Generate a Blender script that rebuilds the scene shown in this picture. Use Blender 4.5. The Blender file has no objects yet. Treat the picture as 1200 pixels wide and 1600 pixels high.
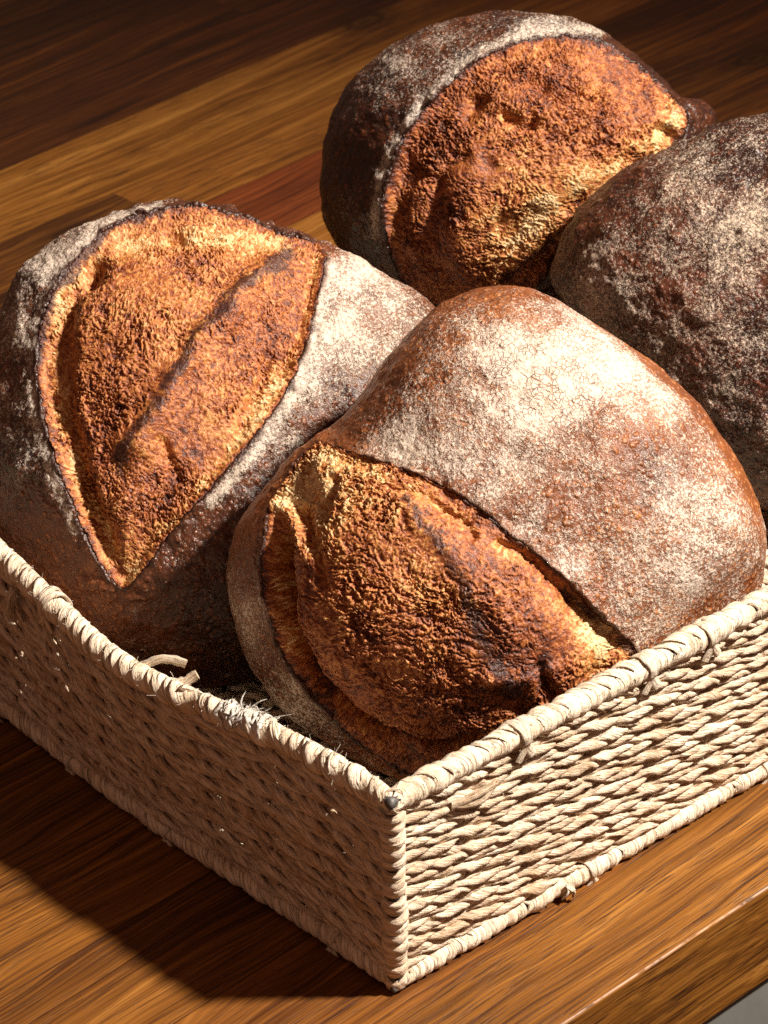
import bpy, math
import numpy as np

S = bpy.context.scene
COL = S.collection

# ------------------------------------------------------------------ camera
CAM_POS = np.array([-0.77147841, -0.899815, 0.97329577])
FWD = np.array([0.55328988, 0.64577503, -0.52616055])
RGT = np.array([0.75074398, -0.66026227, -0.02090966])
UPV = np.array([0.36090689, 0.38344276, 0.85012815])
F_PX = 5539.0                                   # focal length in 1200x1600 units
cd = bpy.data.cameras.new('camera')
cam = bpy.data.objects.new('camera', cd)
COL.objects.link(cam)
from mathutils import Matrix
M = Matrix.Identity(4)
for i in range(3):
    M[i][0] = RGT[i]; M[i][1] = UPV[i]; M[i][2] = -FWD[i]; M[i][3] = CAM_POS[i]
cam.matrix_world = M
cd.sensor_fit = 'VERTICAL'
cd.sensor_height = 36.0
cd.lens = F_PX / 1600 * 36
cd.clip_start = 0.05
cd.clip_end = 50
cd.dof.use_dof = True
cd.dof.focus_distance = 1.60
cd.dof.aperture_fstop = 28
S.camera = cam

# ------------------------------------------------------------------ light
w = bpy.data.worlds.new('World'); S.world = w
w.use_nodes = True
w.node_tree.nodes['Background'].inputs['Color'].default_value = (1.0, 0.51, 0.34, 1)
w.node_tree.nodes['Background'].inputs['Strength'].default_value = 0.19

LDIR = np.array([0.52, -0.58, 1.0]); LDIR /= np.linalg.norm(LDIR)
LTGT = np.array([0.16, 0.10, 0.08])
ld = bpy.data.lights.new('key_lamp', 'SPOT')
ld.energy = 480
ld.color = (1.0, 0.895, 0.78)
ld.shadow_soft_size = 0.075
ld.spot_size = math.radians(47)
ld.spot_blend = 1.0
key = bpy.data.objects.new('key_lamp', ld)
COL.objects.link(key)
from mathutils import Vector
key.location = Vector(LTGT + LDIR * 2.0)
key.rotation_euler = Vector(-LDIR).to_track_quat('-Z', 'Y').to_euler()

S.view_settings.view_transform = 'Standard'
S.view_settings.look = 'None'
S.view_settings.exposure = 0.0
S.view_settings.gamma = 1.0
S.view_settings.use_curve_mapping = False
S.cycles.use_denoising = False
S.cycles.max_bounces = 6

# ------------------------------------------------------------------ numpy noise
_r = np.random.RandomState(7)
_perm = _r.permutation(256); _perm = np.concatenate([_perm, _perm, _perm])
_g = _r.normal(size=(256, 3)); _g /= np.linalg.norm(_g, axis=1)[:, None]

def perlin(p):
    p = np.asarray(p, float)
    i = np.floor(p).astype(int); f = p - i; i &= 255
    u = f * f * f * (f * (f * 6 - 15) + 10)
    out = 0
    for a in (0, 1):
        wx = u[:, 0] if a else 1 - u[:, 0]
        for b in (0, 1):
            wy = u[:, 1] if b else 1 - u[:, 1]
            for c in (0, 1):
                wz = u[:, 2] if c else 1 - u[:, 2]
                h = _perm[_perm[_perm[(i[:, 0] + a) & 255] + ((i[:, 1] + b) & 255)] + ((i[:, 2] + c) & 255)]
                g = _g[h]
                out = out + wx * wy * wz * (g[:, 0] * (f[:, 0] - a) + g[:, 1] * (f[:, 1] - b) + g[:, 2] * (f[:, 2] - c))
    return out * 1.5

def fbm(p, o=4, gain=0.5):
    a, t, p = 1.0, 0, np.asarray(p, float)
    for k in range(o):
        t = t + a * perlin(p); p = p * 2.03 + 17.3; a *= gain
    return t

def ridged(p, o=3, gain=0.5):
    a, t, p = 1.0, 0, np.asarray(p, float)
    for k in range(o):
        t = t + a * (1 - np.abs(perlin(p)) * 2); p = p * 2.1 + 11.7; a *= gain
    return t

def worley(p):
    """2-D cells: distance to the nearest and second nearest point."""
    i = np.floor(p).astype(int)
    d1 = np.full(len(p), 9.0); d2 = np.full(len(p), 9.0)
    for a in (-1, 0, 1):
        for b in (-1, 0, 1):
            ci, cj = i[:, 0] + a, i[:, 1] + b
            h = _perm[_perm[ci & 255] + (cj & 255)]; h2 = _perm[h + 31]
            q = np.stack([ci + h / 256.0, cj + h2 / 256.0], 1) - p
            d = np.sqrt((q * q).sum(1))
            d2 = np.minimum(d2, np.maximum(d1, d)); d1 = np.minimum(d1, d)
    return d1, d2

def smooth(a, b, x):
    t = np.clip((x - a) / (b - a), 0, 1)
    return t * t * (3 - 2 * t)

# ------------------------------------------------------------------ mesh helpers
def make_mesh(name, verts, faces, mat, parent=None, attrs=None, smooth_shade=True, origin=(0, 0, 0)):
    """faces: int array (n,4) or (n,3)"""
    me = bpy.data.meshes.new(name)
    verts = np.ascontiguousarray(np.asarray(verts, np.float32) - np.asarray(origin, np.float32))
    faces = np.ascontiguousarray(faces, dtype=np.int32)
    k = faces.shape[1]
    me.vertices.add(len(verts)); me.vertices.foreach_set('co', verts.ravel())
    me.loops.add(faces.size); me.loops.foreach_set('vertex_index', faces.ravel())
    me.polygons.add(len(faces))
    me.polygons.foreach_set('loop_start', np.arange(0, faces.size, k, dtype=np.int32))
    me.update(calc_edges=True)
    me.polygons.foreach_set('use_smooth', np.full(len(faces), smooth_shade))
    for n, a in (attrs or {}).items():
        at = me.attributes.new(n, 'FLOAT', 'POINT')
        at.data.foreach_set('value', np.ascontiguousarray(a, dtype=np.float32))
    me.materials.append(mat)
    o = bpy.data.objects.new(name, me)
    COL.objects.link(o)
    if parent is not None:
        o.parent = parent
    return o

class Geo:
    def __init__(self): self.v, self.f, self.n, self.a = [], [], 0, []
    def add(self, v, f, a=None):
        self.v.append(v); self.f.append(np.asarray(f) + self.n); self.n += len(v)
        a = np.zeros(len(v)) if a is None else a
        self.a.append(a if a.ndim == 2 else np.stack([a, a * 0, a * 0, a * 0], 1))
    def build(self, name, mat, parent, origin=(0, 0, 0)):
        return make_mesh(name, np.concatenate(self.v), np.concatenate(self.f), mat, parent,
                         dict(zip(('shade', 'fc', 'fs', 'fl'), np.concatenate(self.a).T)), origin=origin)

def grid_faces(n, m, wrap):
    i = np.arange(n - 1)[:, None]; j = np.arange(m if wrap else m - 1)[None, :]
    j2 = (j + 1) % m
    f = np.stack([i * m + j, i * m + j2, (i + 1) * m + j2, (i + 1) * m + j], -1).reshape(-1, 4)
    return f

def sweep(geo, C, A, B, ra, rb, tone=0.0):
    """tube along C (n,3) with cross axes A,B (n,3); ra, rb (n,m) radii along A and B"""
    n, m = ra.shape
    th = np.arange(m) * 2 * np.pi / m
    V = C[:, None, :] + (ra * np.cos(th))[..., None] * A[:, None, :] + (rb * np.sin(th))[..., None] * B[:, None, :]
    ln = np.concatenate([[0], np.cumsum(np.linalg.norm(np.diff(C, axis=0), axis=1))]) + (geo.n % 977) * 0.013
    one = np.ones((n, m))
    geo.add(V.reshape(-1, 3), grid_faces(n, m, True), np.stack([one * tone, one * np.cos(th), one * np.sin(th), one * ln[:, None]], -1).reshape(-1, 4))
    for e, sg in ((0, -1), (n - 1, 1)):                     # close the ends
        c = V[e].mean(0)
        idx = np.arange(m)
        f = np.stack([idx, (idx + 1) % m, np.full(m, m), np.full(m, m)], 1)
        geo.add(np.concatenate([V[e], c[None]]), f[:, [1, 0, 2, 2]] if sg > 0 else f, np.full(m + 1, tone))

def frames(C, hint):
    T = np.gradient(C, axis=0); T /= np.linalg.norm(T, axis=1)[:, None]
    hint = np.broadcast_to(np.asarray(hint, float), C.shape)
    A = hint - (hint * T).sum(1)[:, None] * T; A /= np.linalg.norm(A, axis=1)[:, None] + 1e-12
    return T, A, np.cross(T, A)

# ------------------------------------------------------------------ node helpers
class NT:
    def __init__(self, name):
        self.m = bpy.data.materials.new(name); self.m.use_nodes = True
        self.t = self.m.node_tree; self.n = self.t.nodes
        self.bsdf = self.n['Principled BSDF']
        self.tc = self.n.new('ShaderNodeTexCoord')
    def link(self, a, b): self.t.links.new(a, b)
    def put(self, sock, v):
        if hasattr(v, 'links'): self.link(v, sock)
        else: sock.default_value = v
    def math(self, op, a, b=0.0, c=None, clamp=False):
        x = self.n.new('ShaderNodeMath'); x.operation = op; x.use_clamp = clamp
        self.put(x.inputs[0], a); self.put(x.inputs[1], b)
        if c is not None: self.put(x.inputs[2], c)
        return x.outputs[0]
    def attr(self, name):
        x = self.n.new('ShaderNodeAttribute'); x.attribute_name = name; return x.outputs['Fac']
    def noise(self, vec, scale, detail=4, rough=0.55, dist=0.0):
        x = self.n.new('ShaderNodeTexNoise'); self.put(x.inputs['Vector'], vec)
        x.inputs['Scale'].default_value = scale; x.inputs['Detail'].default_value = detail
        x.inputs['Roughness'].default_value = rough; x.inputs['Distortion'].default_value = dist
        return x.outputs['Fac']
    def voro(self, vec, scale, feature='F1', out='Distance', rnd=1.0):
        x = self.n.new('ShaderNodeTexVoronoi'); x.feature = feature; self.put(x.inputs['Vector'], vec)
        x.inputs['Scale'].default_value = scale; x.inputs['Randomness'].default_value = rnd
        return x.outputs[out]
    def mapping(self, vec, scale=(1, 1, 1), rot=(0, 0, 0), loc=(0, 0, 0)):
        x = self.n.new('ShaderNodeMapping'); self.put(x.inputs['Vector'], vec)
        x.inputs['Scale'].default_value = scale; x.inputs['Rotation'].default_value = rot
        x.inputs['Location'].default_value = loc
        return x.outputs[0]
    def mix(self, fac, a, b, blend='MIX'):
        x = self.n.new('ShaderNodeMix'); x.data_type = 'RGBA'; x.blend_type = blend
        self.put(x.inputs[0], fac)
        for s, v in ((x.inputs[6], a), (x.inputs[7], b)):
            if hasattr(v, 'links'): self.link(v, s)
            else: s.default_value = (*v, 1)
        return x.outputs[2]
    def rng(self, v, a, b, c=0.0, d=1.0, kind='SMOOTHSTEP'):
        x = self.n.new('ShaderNodeMapRange'); x.interpolation_type = kind
        self.put(x.inputs[0], v)
        for k, q in zip((1, 2, 3, 4), (a, b, c, d)): self.put(x.inputs[k], q)
        return x.outputs[0]
    def ramp(self, v, stops):
        x = self.n.new('ShaderNodeValToRGB'); self.put(x.inputs[0], v)
        e = x.color_ramp.elements
        while len(e) < len(stops): e.new(0.5)
        for k, (p, c) in enumerate(stops):
            e[k].position = p; e[k].color = (*c, 1)
        return x.outputs[0]
    def bump(self, h, dist, strength=1.0, normal=None):
        x = self.n.new('ShaderNodeBump'); x.inputs['Distance'].default_value = dist
        x.inputs['Strength'].default_value = strength; self.put(x.inputs['Height'], h)
        if normal is not None: self.link(normal, x.inputs['Normal'])
        return x.outputs[0]
    def out(self, color, rough, normal=None, spec=0.4):
        self.put(self.bsdf.inputs['Base Color'], color if hasattr(color, 'links') else (*color, 1))
        self.put(self.bsdf.inputs['Roughness'], rough)
        self.bsdf.inputs['Specular IOR Level'].default_value = spec
        if normal is not None: self.link(normal, self.bsdf.inputs['Normal'])
        return self.m

# ------------------------------------------------------------------ materials
def crust_material(name, dark, mid, light, seed, flour_col=(0.66, 0.59, 0.53)):
    q = NT(name); P = q.mapping(q.tc.outputs['Object'], loc=(seed, seed * 1.7, seed * 0.6))
    bake = q.attr('bake'); flour = q.attr('flour'); crack = q.attr('crack'); rim = q.attr('edge')
    n1 = q.noise(P, 34, 5, 0.6)
    n2 = q.noise(P, 210, 4, 0.6, 0.6)
    bl = q.voro(P, 330)
    blister = q.rng(bl, 0.12, 0.42, 1.0, 0.0)
    big = q.voro(P, 165)
    bl2 = q.rng(big, 0.10, 0.34, 1.0, 0.0)
    tone = q.math('ADD', q.math('MULTIPLY', n1, 0.55), q.math('MULTIPLY', n2, 0.55))
    tone = q.math('SUBTRACT', q.math('ADD', q.math('SUBTRACT', tone, 0.06), q.math('ADD', q.math('MULTIPLY', blister, 0.22), q.math('MULTIPLY', bl2, 0.20))), bake)
    col = q.ramp(tone, [(0.12, dark), (0.52, mid), (0.78, light)])
    # flour dust: sparse grains where thin, a cracked skin where thick
    g1 = q.noise(P, 620, 3, 0.7)
    g2 = q.noise(P, 1500, 2, 0.6)
    g3 = q.noise(P, 75, 4, 0.62)
    grain = q.math('ADD', q.math('ADD', q.math('MULTIPLY', g1, 1.0), q.math('MULTIPLY', g2, 0.75)), q.math('MULTIPLY', g3, 0.45))
    thr = q.math('SUBTRACT', 1.46, q.math('MULTIPLY', flour, 0.66))
    fl = q.rng(grain, q.math('SUBTRACT', thr, 0.12), q.math('ADD', thr, 0.14))
    film = q.math('MULTIPLY', q.rng(q.math('ADD', flour, q.math('MULTIPLY', q.math('SUBTRACT', g3, 0.5), 0.5)), 0.36, 1.0), 0.44)
    fl = q.math('MAXIMUM', q.math('MULTIPLY', fl, 0.92), film)
    # crazed lines in thick flour
    Pw = q.n.new('ShaderNodeVectorMath'); Pw.operation = 'ADD'
    nz = q.n.new('ShaderNodeTexNoise'); q.link(P, nz.inputs['Vector']); nz.inputs['Scale'].default_value = 220
    sc = q.n.new('ShaderNodeVectorMath'); sc.operation = 'SCALE'; q.link(nz.outputs['Color'], sc.inputs[0]); sc.inputs[3].default_value = 0.0013
    q.link(P, Pw.inputs[0]); q.link(sc.outputs[0], Pw.inputs[1])
    ce = q.voro(Pw.outputs[0], 420, 'DISTANCE_TO_EDGE')
    ce2 = q.voro(Pw.outputs[0], 130, 'DISTANCE_TO_EDGE')
    gate = q.rng(q.noise(P, 120, 3), 0.38, 0.62)
    cl = q.math('MAXIMUM', q.math('MULTIPLY', q.rng(ce, 0.02, 0.10, 1.0, 0.0), gate),
                q.math('MULTIPLY', q.rng(ce2, 0.004, 0.03, 1.0, 0.0), q.rng(q.noise(P, 60, 2), 0.5, 0.6)))
    cl = q.math('MULTIPLY', cl, crack)
    fl = q.math('MULTIPLY', fl, q.math('SUBTRACT', 1.0, q.math('MULTIPLY', cl, 0.92)))
    fl = q.math('MULTIPLY', fl, q.math('SUBTRACT', 1.0, rim))
    fcol = q.mix(q.noise(P, 26, 3), flour_col, (flour_col[0] * 0.98, flour_col[1] * 0.90, flour_col[2] * 0.74))
    col = q.mix(q.math('MULTIPLY', rim, 0.88), col, (0.035, 0.012, 0.007))
    col = q.mix(q.math('MULTIPLY', fl, 0.93), col, fcol)
    h = q.math('ADD', q.math('MULTIPLY', blister, 0.35), q.math('ADD', q.math('MULTIPLY', n2, 0.9), q.math('MULTIPLY', bl2, 0.5)))
    h = q.math('SUBTRACT', q.math('ADD', h, q.math('MULTIPLY', q.math('ADD', fl, g1), 0.35)), q.math('MULTIPLY', cl, 0.9))
    nr = q.bump(h, 0.0014, 0.75)
    rough = q.math('ADD', 0.34, q.math('MULTIPLY', fl, 0.55))
    return q.out(col, rough, nr, 0.45)

def crumb_material(name, seed):
    q = NT(name); P = q.mapping(q.tc.outputs['Object'], loc=(seed, seed, seed))
    toast = q.attr('toast'); char_and_shade = q.attr('char_and_shade'); tip = q.attr('tip')
    n = q.noise(P, 320, 4, 0.65, 0.6); n2 = q.noise(P, 900, 3, 0.6); n3 = q.noise(P, 45, 3)
    t = q.math('ADD', toast, q.math('MULTIPLY', q.math('SUBTRACT', n, 0.5), 1.0))
    t = q.math('ADD', t, q.math('MULTIPLY', q.math('SUBTRACT', n3, 0.5), 0.7))
    t = q.math('SUBTRACT', q.math('ADD', t, 0.28), q.math('MULTIPLY', tip, 0.56))
    col = q.ramp(t, [(0.0, (0.74, 0.52, 0.27)), (0.20, (0.60, 0.31, 0.10)), (0.42, (0.46, 0.160, 0.040)),
                     (0.68, (0.27, 0.070, 0.020)), (1.0, (0.085, 0.024, 0.012))])
    ch = q.rng(q.math('ADD', char_and_shade, q.math('ADD', q.math('MULTIPLY', q.math('SUBTRACT', n, 0.5), 1.5), q.math('MULTIPLY', q.math('SUBTRACT', n3, 0.5), 1.0))), 0.40, 0.90)
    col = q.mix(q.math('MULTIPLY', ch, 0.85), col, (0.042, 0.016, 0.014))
    nr = q.bump(q.math('ADD', n, q.math('MULTIPLY', n2, 0.55)), 0.0012, 0.8)
    return q.out(col, 0.42, nr, 0.5)

def cord_material(name, a, b, c):
    q = NT(name); P = q.tc.outputs['Object']
    n = q.noise(P, 70, 4, 0.6); n2 = q.noise(P, 900, 3, 0.6); n3 = q.noise(P, 260, 3)
    t = q.math('ADD', q.math('MULTIPLY', n, 0.6), q.math('MULTIPLY', n3, 0.4))
    t = q.math('ADD', t, q.attr('shade'))
    v = q.n.new('ShaderNodeCombineXYZ')
    q.link(q.math('MULTIPLY', q.attr('fc'), 3.2), v.inputs[0]); q.link(q.math('MULTIPLY', q.attr('fs'), 3.2), v.inputs[1])
    q.link(q.math('MULTIPLY', q.attr('fl'), 75.0), v.inputs[2])
    st = q.noise(v.outputs[0], 1.0, 3, 0.6)                       # fibres running along the strand
    crease = q.rng(q.math('ABSOLUTE', q.math('SUBTRACT', q.noise(v.outputs[0], 0.62, 2, 0.5), 0.5)), 0.0, 0.035, 1.0, 0.0)
    t = q.math('ADD', t, q.math('MULTIPLY', q.math('SUBTRACT', st, 0.5), 0.5))
    col = q.ramp(t, [(0.25, a), (0.5, b), (0.8, c)])
    col = q.mix(q.math('MULTIPLY', crease, 0.45), col, (a[0] * 0.55, a[1] * 0.5, a[2] * 0.42))
    hh = q.math('SUBTRACT', q.math('ADD', q.math('MULTIPLY', n2, 0.35), q.math('ADD', n3, q.math('MULTIPLY', st, 1.6))), q.math('MULTIPLY', crease, 0.9))
    nr = q.bump(hh, 0.0009, 0.8)
    return q.out(col, 0.72, nr, 0.25)

def wood_material():
    q = NT('oiled acacia boards')
    a = math.radians(3.7)
    P = q.mapping(q.tc.outputs['Object'], rot=(0, 0, -a))
    tone = q.attr('tone'); off = q.attr('board'); red = q.attr('red')
    sep = q.n.new('ShaderNodeSeparateXYZ'); q.link(P, sep.inputs[0])
    cmb = q.n.new('ShaderNodeCombineXYZ')
    q.link(q.math('ADD', sep.outputs[0], q.math('MULTIPLY', off, 7.3)), cmb.inputs[0])
    q.link(sep.outputs[1], cmb.inputs[1])
    q.link(q.math('ADD', sep.outputs[2], q.math('MULTIPLY', off, 3.1)), cmb.inputs[2])
    B = cmb.outputs[0]
    # gentle cathedral warp
    wv = q.noise(q.mapping(B, scale=(3.5, 13, 6)), 1.0, 3, 0.5)
    wy = q.n.new('ShaderNodeCombineXYZ'); q.link(q.math('MULTIPLY', wv, 0.05), wy.inputs[1])
    va = q.n.new('ShaderNodeVectorMath'); va.operation = 'ADD'; q.link(B, va.inputs[0]); q.link(wy.outputs[0], va.inputs[1])
    W = va.outputs[0]
    g1 = q.noise(q.mapping(W, scale=(2.4, 150, 150)), 1.0, 4, 0.6)
    g2 = q.noise(q.mapping(W, scale=(9, 560, 560)), 1.0, 3, 0.6)
    pores = q.noise(q.mapping(B, scale=(34, 1000, 1000)), 1.0, 2, 0.5)
    pm = q.math('MULTIPLY', q.rng(pores, 0.535, 0.60), q.rng(q.noise(q.mapping(B, scale=(5, 45, 45)), 1.0, 2), 0.35, 0.65, 0.25, 0.9))
    lo = q.noise(q.mapping(B, scale=(3, 14, 14)), 1.0, 3, 0.5)
    t = q.math('ADD', q.math('MULTIPLY', g1, 0.60), q.math('ADD', q.math('MULTIPLY', g2, 0.50), q.math('MULTIPLY', lo, 0.5)))
    t = q.math('ADD', q.math('MULTIPLY', q.math('SUBTRACT', t, 0.82), 1.45), tone)
    col = q.ramp(t, [(0.05, (0.014, 0.005, 0.002)), (0.32, (0.066, 0.022, 0.004)), (0.60, (0.205, 0.078, 0.011)), (1.0, (0.50, 0.235, 0.048))])
    col = q.mix(q.math('MULTIPLY', red, 0.8), col, q.ramp(t, [(0.1, (0.02, 0.004, 0.002)), (0.6, (0.22, 0.045, 0.012)), (1.0, (0.42, 0.12, 0.03))]))
    col = q.mix(q.math('MULTIPLY', pm, 0.82), col, (0.022, 0.007, 0.003))
    # knots
    for kx, ky, kr in ((0.705, 0.730, 0.017), (0.835, 0.500, 0.017), (0.37, 0.640, 0.014)):
        dx = q.math('MULTIPLY', q.math('SUBTRACT', sep.outputs[0], kx), 0.45)
        dy = q.math('SUBTRACT', sep.outputs[1], ky)
        d = q.math('SQRT', q.math('ADD', q.math('MULTIPLY', dx, dx), q.math('MULTIPLY', dy, dy)))
        d = q.math('ADD', d, q.math('MULTIPLY', q.math('SUBTRACT', g1, 0.5), 0.012))
        rings = q.math('ADD', 0.82, q.math('MULTIPLY', q.math('SINE', q.math('MULTIPLY', d, 1100)), 0.18))
        k = q.math('MULTIPLY', q.rng(d, kr * 0.3, kr * 1.15, 1.0, 0.0), rings)
        col = q.mix(q.math('MULTIPLY', k, 0.85), col, (0.012, 0.004, 0.002))
    wear = q.attr('wear')
    wm = q.math('MULTIPLY', wear, q.rng(q.noise(q.tc.outputs['Object'], 55, 5, 0.75), 0.40, 0.56))
    col = q.mix(wm, col, (0.62, 0.42, 0.30))
    nr = q.bump(q.math('SUBTRACT', q.math('MULTIPLY', g2, 0.5), pm), 0.0005, 0.4)
    rough = q.rng(g1, 0.2, 0.8, 0.42, 0.58)
    return q.out(col, rough, nr, 0.25)

M_WOOD = wood_material()
M_CORD = cord_material('pale twisted paper cord', (0.52, 0.35, 0.21), (0.78, 0.63, 0.47), (0.87, 0.76, 0.62))
M_WRAP = cord_material('pale wrapped cord', (0.52, 0.36, 0.22), (0.79, 0.66, 0.50), (0.88, 0.79, 0.66))
M_WOOL = cord_material('white frayed fibre', (0.74, 0.66, 0.56), (0.86, 0.80, 0.70), (0.90, 0.86, 0.78))
q = NT('dark steel wire'); M_WIRE = q.out(q.ramp(q.noise(q.tc.outputs['Object'], 500, 3), [(0.35, (0.05, 0.047, 0.045)), (0.65, (0.16, 0.15, 0.14))]), 0.55, None, 0.4); q.bsdf.inputs['Metallic'].default_value = 0.25
q = NT('grey floor'); M_FLOOR = q.out(q.ramp(q.noise(q.tc.outputs['Object'], 60, 5), [(0.3, (0.13, 0.13, 0.12)), (0.7, (0.17, 0.17, 0.16))]), 0.7)

# ------------------------------------------------------------------ floor and table
V = np.array([[-3, -3, -0.75], [4, -3, -0.75], [4, 4, -0.75], [-3, 4, -0.75]], float)
fl = make_mesh('floor', V, np.array([[0, 1, 2, 3]]), M_FLOOR)
fl['kind'] = 'structure'

TA = math.radians(3.7)
EA = math.radians(2.5)          # the front edge runs slightly out of line with the boards
def tab(t, w_):                 # board coordinates to world
    return np.array([t * math.cos(TA) - w_ * math.sin(TA), t * math.sin(TA) + w_ * math.cos(TA)])
boards = [  # w0, w1, [(t0,t1,tone,red), ...]
    (-0.0735, -0.015, [(-0.6, 1.3, 0.50, 0.0)]),
    (-0.015, 0.052, [(-0.6, 1.3, 0.54, 0.15)]),
    (0.052, 0.118, [(-0.6, 1.3, 0.55, 0.05)]),
    (0.118, 0.185, [(-0.6, 1.3, 0.54, 0.05)]),
    (0.185, 0.25, [(-0.6, 1.3, 0.50, 0.0)]),
    (0.25, 0.31, [(-0.6, 1.3, 0.45, 0.1)]),
    (0.31, 0.365, [(-0.6, 1.3, 0.46, 0.0)]),
    (0.365, 0.43, [(-0.6, 1.4, 0.40, 0.2)]),
    (0.43, 0.487, [(-0.6, 0.65, 0.45, 0.0), (0.65, 1.4, 0.38, 0.2)]),
    (0.487, 0.551, [(-0.6, 0.62, 0.66, 0.1), (0.62, 1.4, 0.40, 0.1)]),
    (0.551, 0.611, [(-0.6, 0.43, 0.36, 0.1), (0.43, 0.70, 0.50, 0.95), (0.70, 1.4, 0.40, 0.1)]),
    (0.611, 0.662, [(-0.6, 0.42, 0.36, 0.0), (0.42, 1.4, 0.60, 0.1)]),
    (0.662, 0.737, [(-0.6, 1.4, 0.68, 0.0)]),
    (0.737, 0.80, [(-0.6, 1.4, 0.21, 0.3)]),
    (0.80, 0.865, [(-0.6, 0.66, 0.22, 0.2), (0.66, 1.4, 0.38, 0.2)]),
    (0.865, 0.93, [(-0.6, 1.4, 0.18, 0.0)]),
    (0.93, 1.0, [(-0.6, 1.4, 0.35, 0.0)]),
    (1.0, 1.1, [(-0.6, 1.4, 0.28, 0.0)]),
]
tv, tf, ta_t, ta_b, ta_r, ta_w = [], [], [], [], [], []
def strip(rows, t0, t1, nseg, tone, red, bid, wears, dt=None):
    """rows: list of functions t -> xyz; one strip of quads between them"""
    ts = np.linspace(t0, t1, nseg + 1)
    base = len(tv)
    for t in ts:
        for k, r in enumerate(rows):
            tv.append(r(t)); ta_t.append(tone + (dt[k] if dt else 0)); ta_b.append(bid); ta_r.append(red); ta_w.append(wears[k])
    m = len(rows)
    for a in range(nseg):
        for k in range(m - 1):
            tf.append([base + a * m + k, base + (a + 1) * m + k, base + (a + 1) * m + k + 1, base + a * m + k + 1])
def edge_w(t): return -0.0695 + (t - 0.1) * math.tan(EA - TA) * 1.0
bid = 0
for bi, (w0, w1, pcs) in enumerate(boards):
    for (t0, t1, tone, red) in pcs:
        bid += 1
        gz = -0.0001
        if bi == 0:
            pr = perlin(np.stack([np.linspace(0, 60, 400), np.zeros(400), np.zeros(400)], 1))
            tt = np.linspace(t0, t1, 400)
            R_ = 0.0016
            def mk(k):
                ang = k / 5 * math.pi / 2
                def f(t):
                    j = float(np.interp(t, tt, pr)) * 0.0004
                    wv = edge_w(t) + R_ - R_ * math.sin(ang) + j
                    return (*tab(t, wv), -R_ + R_ * math.cos(ang))
                return f
            rows = [lambda t: (*tab(t, edge_w(t)), -0.053)]
            wears = [0]
            rows += [mk(k) for k in (5, 4, 3, 2, 1, 0)]; wears += [0, 0, 0.15, 0.75, 0, 0]
            rows += [lambda t: (*tab(t, w1 - 0.0006), 0), lambda t: (*tab(t, w1), gz)]; wears += [0, 0]
            strip(rows, t0, t1, 380, tone, red, bid, wears)
            # underside
            strip([lambda t: (*tab(t, 1.1), -0.053), lambda t: (*tab(t, edge_w(t)), -0.053)], t0, t1, 8, tone, red, bid, [0, 0])
        else:
            rows = [lambda t: (*tab(t, w0), gz), lambda t: (*tab(t, w0 + 0.0007), 0),
                    lambda t: (*tab(t, w1 - 0.0007), 0), lambda t: (*tab(t, w1), gz)]
            strip(rows, t0, t1, 8, tone, red, bid, [0] * 4, [-0.35, 0, 0, -0.35])
table = bpy.data.objects.new('wooden_table', None); COL.objects.link(table)
table['label'] = 'oiled brown wooden table of glued boards under the basket, with a pale worn front edge'
table['category'] = 'table'
table.location = (0.2, 0.2, -0.053)
make_mesh('tabletop', np.array(tv), np.array(tf), M_WOOD, table,
          {'tone': ta_t, 'board': ta_b, 'red': ta_r, 'wear': ta_w}, smooth_shade=False, origin=(0, 0, 0)).matrix_parent_inverse = Matrix.Translation((-0.2, -0.2, 0.053))

av, af = [], []
for t in (-0.6, 1.3):
    for w_, z_ in ((edge_w(t) + 0.003, -0.0532), (edge_w(t) + 0.003, -0.30), (1.0, -0.30), (1.0, -0.0532)):
        av.append((*tab(t, w_), z_))
af = [[0, 1, 5, 4], [1, 2, 6, 5], [2, 3, 7, 6], [0, 3, 2, 1], [4, 5, 6, 7]]
ap = make_mesh('added_grey_panel', np.array(av), np.array(af), M_FLOOR, table, smooth_shade=False)  # added upright panel that catches the lamp where the floor would lie dark
ap.matrix_parent_inverse = Matrix.Translation((-0.2, -0.2, 0.053))
ap['label'] = 'plain grey panel added below the tabletop in place of the shaded floor'

# ------------------------------------------------------------------ basket
LX, LY, H = 0.45, 0.37, 0.105
rs = np.random.RandomState(3)
basket = bpy.data.objects.new('wicker_basket', None); COL.objects.link(basket)
basket.location = (0, 0, 0.0)
basket['label'] = 'pale rectangular basket woven from twisted paper cord, holding the loaves on the table'
basket['category'] = 'basket'

class Side:
    def __init__(s, org, t, n, L, bow, sag=None):
        s.sag = sag
        s.o, s.t, s.n, s.L, s.bow = np.array(org, float), np.array(t, float), np.array(n, float), L, bow
    def pos(s, u, off, z):
        u = np.asarray(u, float)
        z = np.broadcast_to(z, u.shape)
        b = s.bow(u / s.L) * (0.35 + 0.65 * np.clip(z / H, 0, 1))
        if s.sag is not None: z = z * (1 - s.sag(u / s.L))
        return s.o + u[:, None] * s.t + (off + b)[:, None] * s.n + z[:, None] * np.array([0, 0, 1.0])

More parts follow.
